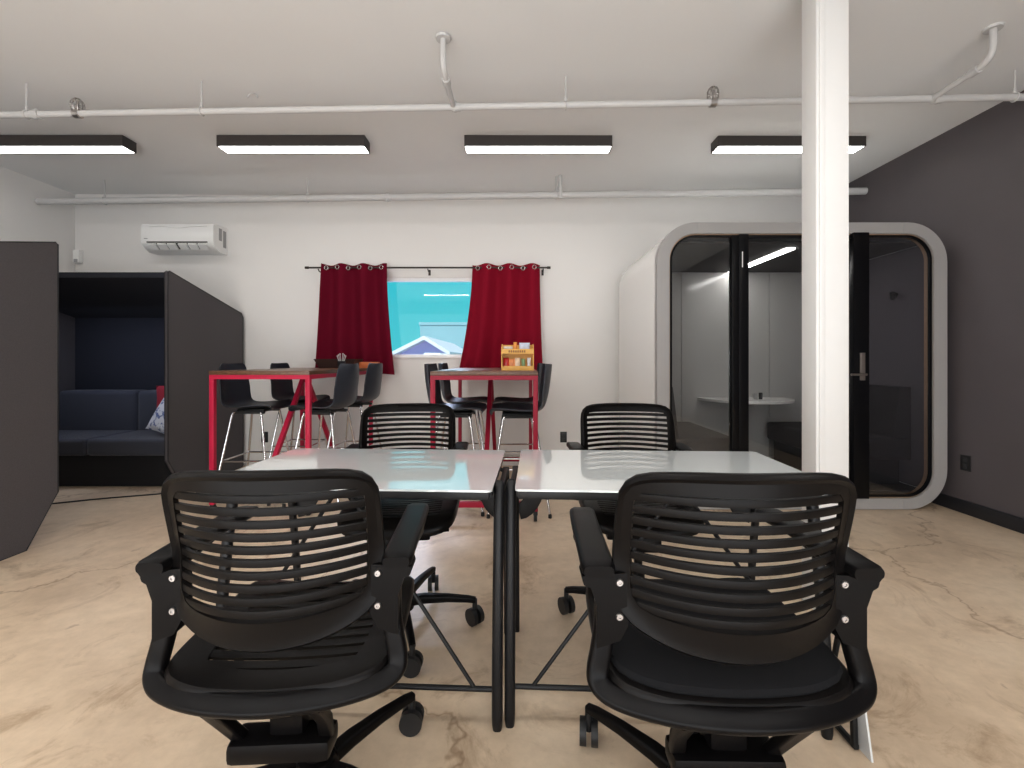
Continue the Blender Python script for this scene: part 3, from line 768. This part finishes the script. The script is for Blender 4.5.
# ------------------------------------------------------------------ felt booths
def make_booth(label, X1, X0, yfront, depth, sgn):
    t = thing('privacy_booth', label, 'booth', ((X0+X1)/2, yfront, 0))
    L = rel(t); th = .028
    yb = yfront+sgn*depth
    poly = [(yfront, .30), (yfront, 1.895), (yfront+sgn*.015, 1.905), (yb-sgn*.03, 1.650), (yb, 1.61), (yb, .02), (yb-sgn*.02, 0.), (yfront+sgn*.19, 0.)]
    for X in (X1-th, X0):
        sp = obj('side_panel', lambda b: prism(b, poly, 'x', X, X+th), M['felt'], t, smooth=False, loc=L)
        for xx in (X, X+th): obj('piping', lambda b: tube(b, [(xx, y, z) for y, z in poly], .004, 6, closed=True), M['piping'], sp)
    def slab(p, q, off, b):
        y0, z0 = p; y1, z1 = q
        prism(b, [(y0, z0), (y1, z1), (y1, z1-off), (y0, z0-off)], 'x', X0+th+.0005, X1-th-.0005)
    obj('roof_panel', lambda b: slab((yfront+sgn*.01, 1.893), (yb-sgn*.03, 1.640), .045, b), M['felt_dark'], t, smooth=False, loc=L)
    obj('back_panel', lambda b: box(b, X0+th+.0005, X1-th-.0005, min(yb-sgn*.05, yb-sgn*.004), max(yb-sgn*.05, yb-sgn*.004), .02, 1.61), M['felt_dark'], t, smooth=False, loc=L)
    return t
make_booth('charcoal felt booth against the back wall with a navy sofa inside', -2.93, -4.72, 3.80, 1.05, 1)
make_booth('charcoal felt booth panel at the left edge, nearer the camera', -2.945, -4.72, 2.90, 1.05, -1)
def cushion_box(b, x0, x1, y0, y1, z0, z1, r=.035): box(b, x0, x1, y0, y1, z0, z1, r, 4)
sf = thing('sofa', 'navy two seat sofa inside the felt booth', 'sofa', (-3.84, 4.3, 0))
L = rel(sf)
for x0, x1 in ((-4.64, -3.845), (-3.835, -3.0)):
    obj('seat_cushion', lambda b: cushion_box(b, x0, x1, 4.02, 4.62, .29, .44), M['sofa'], sf, loc=L)
    obj('back_cushion', lambda b: cushion_box(b, x0, x1, 4.56, 4.76, .40, .84, .05), M['sofa'], sf, loc=L)
obj('base', lambda b: box(b, -4.62, -3.02, 4.10, 4.70, .0, .30), M['blackbase'], sf, loc=L)
def pillow_fn(w, h, d):
    def fn(b):
        n = 14; S = []
        for sgn in (-1, 1):
            R = []
            for j in range(n+1):
                r = []
                for i in range(n+1):
                    u, v = -1+2*i/n, -1+2*j/n
                    th = d/2*(max(0, 1-u**2)*max(0, 1-v**2))**.45
                    k = 1-.07*(u*u*(1-v*v)+v*v*(1-u*u))+.0
                    r.append(b.verts.new((u*w/2*(1-.08*(1-v*v)), sgn*th, v*h/2*(1-.08*(1-u*u)))))
                R.append(r)
            S.append(R)
            for j in range(n):
                for i in range(n): b.faces.new((R[j][i], R[j][i+1], R[j+1][i+1], R[j+1][i]))
        bmesh.ops.remove_doubles(b, verts=b.verts, dist=.0005)
    return fn
tag(obj('throw_pillow', pillow_fn(.36, .36, .13), M['pillow'], loc=(-3.25, 4.24, .625), rot=(math.radians(-22), math.radians(14), math.radians(-15))), 'white and blue patterned throw pillow on the navy sofa', 'pillow')
tag(obj('throw_pillow', pillow_fn(.38, .38, .12), M['red_pillow'], loc=(-3.36, 4.44, .73), rot=(math.radians(-10), math.radians(-6), 0)), 'dark red throw pillow behind the patterned pillow on navy sofa', 'pillow')

# ------------------------------------------------------------------ meeting pod
PX0, PX1, PY0, PY1, PZ1 = 1.09, 3.315, 3.45, 4.77, 2.205
pod = thing('meeting_pod', 'white rounded glass fronted meeting pod in the back right corner', 'meeting pod', ((PX0+PX1)/2, PY0, 0))
Lp = rel(pod)
def rr(x0, x1, z0, z1, r, n=12): return rrect(x1-x0, z1-z0, r, n, (x0+x1)/2, (z0+z1)/2)
def ringprism(b, O, I, y0, y1):
    n = len(O); g = [[b.verts.new((x, y, z)) for x, z in R] for R, y in ((O, y0), (I, y0), (I, y1), (O, y1))]
    for a in range(4):
        A, B = g[a], g[(a+1) % 4]
        for i in range(n): b.faces.new((A[i], A[(i+1) % n], B[(i+1) % n], B[i]))
O = rr(PX0, PX1, .004, PZ1, .30); I = rr(PX0+.095, PX1-.10, .088, PZ1-.085, .20)
Os = rr(PX0+.004, PX1-.004, .008, PZ1-.004, .298); Is = rr(PX0+.07, PX1-.07, .07, PZ1-.07, .15)
obj('outer_shell', lambda b: ringprism(b, Os, Is, PY0+.061, PY1-.03), M['pod'], pod, loc=Lp)
obj('front_frame', lambda b: ringprism(b, O, I, PY0, PY0+.06), M['pod_frame'], pod, loc=Lp)
for x in (1.40, 2.98):
    for z0, z1 in ((PZ1-.083, PZ1-.003), (.006, .086)):
        obj('frame_seam', lambda b: box(b, x-.0015, x+.0015, PY0-.0015, PY0+.002, z0, z1), M['ac_grey'], pod, smooth=False, loc=Lp)
obj('rear_panel', lambda b: prism(b, rr(PX0+.02, PX1-.02, .02, PZ1-.02, .28), 'y', PY1-.029, PY1), M['pod'], pod, loc=Lp)
obj('back_lining', lambda b: [prism(b, [(a, .14), (c, .14), (c, 2.06), (a, 2.06)], 'y', PY1-.06, PY1-.04) for a, c in ((1.165, 1.737), (1.743, 2.657), (2.663, 3.24))], M['pod_in'], pod, smooth=False, loc=Lp)
obj('ceiling_lining', lambda b: box(b, 1.164, 3.241, PY0+.08, PY1-.062, 2.065, 2.083), M['pod_ceil'], pod, smooth=False, loc=Lp)
obj('floor_lining', lambda b: box(b, 1.175, 3.230, PY0+.08, PY1-.062, .118, .13), M['pod_ceil'], pod, smooth=False, loc=Lp)
obj('side_lining', lambda b: box(b, 3.215, 3.240, PY0+.08, PY1-.064, .135, 2.06), M['pod_felt'], pod, smooth=False, loc=Lp)
obj('side_lining', lambda b: box(b, 1.166, 1.185, PY0+.08, PY1-.064, .135, 2.06), M['pod_felt'], pod, smooth=False, loc=Lp)
obj('light_strip', lambda b: box(b, 2.215, 2.285, PY0+.22, PY1-.08, 2.055, 2.064), M['podlight'], pod, smooth=False, loc=Lp)
Ic = rr(PX0+.104, PX1-.109, .097, PZ1-.094, .192); Id = rr(PX0+.110, PX1-.116, .103, PZ1-.10, .186)
obj('plywood_edge', lambda b: ringprism(b, rr(PX0+.096, PX1-.101, .089, PZ1-.086, .199), Id, PY0+.02, PY0+.07), M['copper'], pod, loc=Lp)
obj('glass_gasket', lambda b: ringprism(b, Ic, rr(PX0+.118, PX1-.124, .111, PZ1-.108, .178), PY0+.010, PY0+.03), M['pod_black'], pod, loc=Lp)
GX = [PX0+.11, 1.648, 1.785, 2.575, 2.70, PX1-.118]
def rounded_half(x0, x1, z0, z1, r, side):
    pts = rr(x0, x1, z0, z1, r)
    if side == 'L': return [(x, z) for x, z in pts if x < (x0+x1)/2]+[]
    return pts
def glassL(b):
    full = rr(PX0+.108, PX0+2.1, .10, PZ1-.098, .185); L_ = [(x, z) for x, z in full if x < PX0+.5]
    prism(b, L_+[(1.665, .10), (1.665, PZ1-.098)], 'y', PY0+.018, PY0+.024)
def glassR(b):
    full = rr(PX1-2.1, PX1-.114, .10, PZ1-.098, .185); R_ = [(x, z) for x, z in full if x > PX1-.5]
    R_ = sorted(R_, key=lambda p: p[1])
    prism(b, [(2.69, .10)]+R_+[(2.69, PZ1-.098)], 'y', PY0+.018, PY0+.024)
def fixglassL(b):
    full = rr(PX0+.108, PX0+2.1, .10, PZ1-.098, .185); L_ = sorted([(x, z) for x, z in full if x < PX0+.5], key=lambda p: p[1])
    prism(b, [(1.655, .10)]+L_+[(1.655, PZ1-.098)], 'y', PY0+.018, PY0+.024)
obj('glass_panel', fixglassL, M['podglass'], pod, smooth=False, loc=Lp)
obj('glass_panel', glassR, M['podglass_d'], pod, smooth=False, loc=Lp)
obj('mullion', lambda b: box(b, 1.662, 1.7175, PY0-.002, PY0+.05, .10, PZ1-.098, .0008), M['pod_black'], pod, loc=Lp)
obj('mullion', lambda b: box(b, 2.655, 2.72, PY0+.004, PY0+.05, .10, PZ1-.098, .003), M['pod_black'], pod, loc=Lp)
door = obj('door', lambda b: (box(b, 1.718, 1.790, PY0-.004, PY0+.035, .10, PZ1-.092, .0008), box(b, 2.585, 2.705, PY0-.016, PY0+.030, .09, PZ1-.080, .004),
                              box(b, 1.790, 2.585, PY0-.008, PY0+.03, PZ1-.12, PZ1-.098, .003), box(b, 1.790, 2.585, PY0-.008, PY0+.03, .10, .118, .003)), M['pod_black'], pod, loc=Lp)
obj('door_glass', lambda b: box(b, 1.788, 2.588, PY0+.006, PY0+.012, .115, PZ1-.118), M['podglass'], door, smooth=False)
obj('handle_plate', lambda b: box(b, 2.628, 2.668, PY0-.026, PY0-.0165, .995, 1.205, .004), M['nickel'], door)
obj('door_handle', lambda b: tube(b, [(2.648, PY0-.02, 1.04), (2.648, PY0-.06, 1.04), (2.63, PY0-.065, 1.04), (2.53, PY0-.065, 1.04)], .009, 10), M['nickel'], door)
obj('door_label', lambda b: box(b, 1.738, 1.745, PY0-.0060, PY0-.0040, 1.86, 1.98), M['white_dev'], door, smooth=False)
obj('coat_hook', lambda b: (lathe(b, [(.016, 0), (.022, -.02), (.020, -.03)], 14, (3.214, 3.79, 1.70), 'x'), tube(b, [(3.205, 3.79, 1.70), (3.165, 3.77, 1.67), (3.145, 3.75, 1.71)], .020, 8)), M['rubber'], pod, loc=Lp)
# pod contents
pt = thing('pod_table', 'white rounded shelf table fixed to the pod back wall', 'table', (2.36, PY1-.06, .69))
def ptop(b):
    pts = [(-.45, 0)]+[(.45*math.cos(PI+a), -.50*abs(math.sin(a))**.8) for a in [k*PI/24 for k in range(1, 24)]]+[(.45, 0)]
    prism(b, pts, 'z', .045, .07)
obj('table_top', ptop, M['table_white'], pt)
obj('support', lambda b: (tube(b, [(0, -.02, 0), (0, -.22, .02), (0, -.30, .045)], .022, 10), box(b, -.06, .06, -.03, 0, -.10, .045, .006)), M['nickel'], pt)
tag(obj('cup', lambda b: lathe(b, [(.018, 0), (.022, .06), (.019, .06), (.016, .005)], 16), M['ac_grey'], loc=(2.38, 4.45, .76)), 'small grey cup standing on the pod table', 'cup', None)
tag(obj('cup', lambda b: lathe(b, [(.016, 0), (.018, .065), (.015, .065), (.013, .005)], 16), M['blackbase'], loc=(2.44, 4.47, .76)), 'small dark cup on the pod table beside the grey cup', 'cup', None)
def pod_sofa(label, x0, x1, back_left, m):
    t = thing('sofa', label, 'sofa', ((x0+x1)/2, 4.1, .13)); L = rel(t)
    obj('seat', lambda b: cushion_box(b, x0, x1, PY0+.18, PY1-.14, .34, .52, .04), m, t, loc=L)
    if back_left: obj('backrest', lambda b: prism(b, [(x0, .34), (x0+.16, .34), (x0+.09, .93), (x0, .93)], 'y', PY0+.20, PY1-.16), m, t, loc=L)
    else: obj('backrest', lambda b: prism(b, [(x1, .34), (x1-.16, .34), (x1-.09, .93), (x1, .93)], 'y', PY0+.20, PY1-.16), m, t, loc=L)
    obj('base', lambda b: box(b, x0+.06, x1-.06, PY0+.24, PY1-.18, .13, .345), M['blackbase'], t, loc=L)
pod_sofa('mid grey bench sofa on the left side inside the pod', 1.19, 1.80, True, M['sofa_mid'])
pod_sofa('dark grey bench sofa on the right side inside the pod', 2.58, 3.21, False, M['sofa_grey'])
hp = thing('office_bag', 'dark bag with pale curved rim on the right pod sofa', 'bag', (2.72, 4.02, .52))
obj('bag_body', lambda b: lathe(b, [(.02, 0), (.09, .01), (.11, .08), (.09, .15), (.04, .17)], 20), M['blackbase'], hp)
obj('rim', lambda b: tube(b, [(.11*math.cos(a), -.05-.01*math.sin(a), .10+.095*math.sin(a)) for a in [k*PI/10 for k in range(20)]], .013, 8, closed=True), M['headband'], hp)

# ------------------------------------------------------------------ small floor items
ps = thing('panel_stand', 'white curved panel on a black frame under the right end of the right desk', 'stand', (1.0, 1.33, 0)); L = rel(ps)
wp = smooth_path([(1.350, .40, 0), (1.350, .35, 0), (1.343, .28, 0), (1.315, .15, 0), (1.285, .0, 0)], 5)
obj('panel', lambda b: prism(b, [(p.x, p.y) for p in wp]+[(p.x+.05+.03*max(0, .3-p.y), p.y) for p in reversed(wp)], 'x', 1.018, 1.024), M['frosted'], ps, loc=L)
obj('frame', lambda b: (sweep(b, [(1.0, 1.325, .01), (1.0, 1.335, .20), (.99, 1.35, .39)], rrect(.016, .016, .004), up=(0, 1, 0)), sweep(b, [(1.0, 1.318, .016), (1.0, 1.46, .016)], rrect(.016, .016, .004)),
    sweep(b, [(1.0, 1.455, .01), (.99, 1.36, .39)], rrect(.014, .014, .004), up=(1, 0, 0))), M['steel'], ps, loc=L)
tag(obj('floor_cable', lambda b: tube(b, [(-4.3, 3.95, .006), (-3.9, 3.55, .006), (-3.4, 3.72, .006), (-3.0, 3.86, .006)], .006, 6, sub=6), M['cabling']), 'black cable lying on the floor in front of the navy sofa', 'cable')

# ------------------------------------------------------------------ lights
def area(name, loc, sx, sy, power, color, rot=(0, 0, 0)):
    d = bpy.data.lights.new(name, 'AREA'); d.shape = 'RECTANGLE'; d.size = sx; d.size_y = sy; d.energy = power; d.color = color
    o = bpy.data.objects.new(name, d); COL.objects.link(o); o.location = loc; o.rotation_euler = rot
    return o
WARM = (1., .975, .94)
for i, x in enumerate((-3.72, -1.79, .186, 2.21)):
    for y in (.9, -1.8):
        area('ceiling_lamp', (x, y, 2.84), 1.16, .11, 8 if y > 0 else 21, WARM)
area('room_fill', (-.7, -3.9, 1.5), 6.5, 2.2, 32, (.97, .98, 1.), (math.radians(100), 0, 0))  # unseen fill added behind the camera to soften the room light
area('ceiling_fill', (-.7, -1.6, .35), 6.0, 3.5, 290, (.90, .95, 1.), (math.radians(146), 0, 0))  # added fill tilted upward to brighten the ceiling, no real fixture
area('booth_fill', (-3.84, 4.1, 1.60), 1.3, .25, 6, (.68, .76, 1.), (math.radians(15), 0, 0))  # added bluish fill under the booth roof, stands for no fixture
sun = bpy.data.lights.new('sun', 'SUN'); sun.energy = 4.5; sun.angle = .01; sun.color = (1, .96, .9)
so = bpy.data.objects.new('sun', sun); COL.objects.link(so); so.rotation_euler = (math.radians(50), 0, math.radians(-20))
win = area('window_daylight', (-1.5, YB+1.9, 3.5), 1.4, .8, 420, (.70, .76, 1.), (math.radians(-52), 0, math.radians(12)))

wd_ = bpy.data.worlds.new('World'); SC.world = wd_; wd_.use_nodes = True
n = wd_.node_tree.nodes; l = wd_.node_tree.links; bg = n['Background']
tc = n.new('ShaderNodeTexCoord'); sep = n.new('ShaderNodeSeparateXYZ'); rp = n.new('ShaderNodeValToRGB')
l.new(tc.outputs['Generated'], sep.inputs[0]); l.new(sep.outputs[2], rp.inputs[0]); l.new(rp.outputs[0], bg.inputs[0])
e = rp.color_ramp.elements; e[0].position = 0.; e[0].color = (.09, .64, .70, 1); e[1].position = .6; e[1].color = (.65, .80, 1., 1)
q = e.new(.22); q.color = (.05, .58, .68, 1)
bg.inputs[1].default_value = 1.0

# ------------------------------------------------------------------ camera
cam = bpy.data.cameras.new('camera'); co = bpy.data.objects.new('camera', cam); COL.objects.link(co)
cam.sensor_width = 36; cam.lens = 36*450/1024; cam.clip_start = .05; cam.clip_end = 200
co.location = (0, 0, HC); co.rotation_euler = (PI/2, 0, 0)
cam.shift_x = -3/1024; cam.shift_y = -24/1024
SC.camera = co
SC.view_settings.view_transform = 'Standard'; SC.view_settings.look = 'None'
SC.view_settings.exposure = 0; SC.view_settings.gamma = .93
SC.cycles.max_bounces = 10; SC.cycles.transparent_max_bounces = 12; SC.cycles.diffuse_bounces = 6
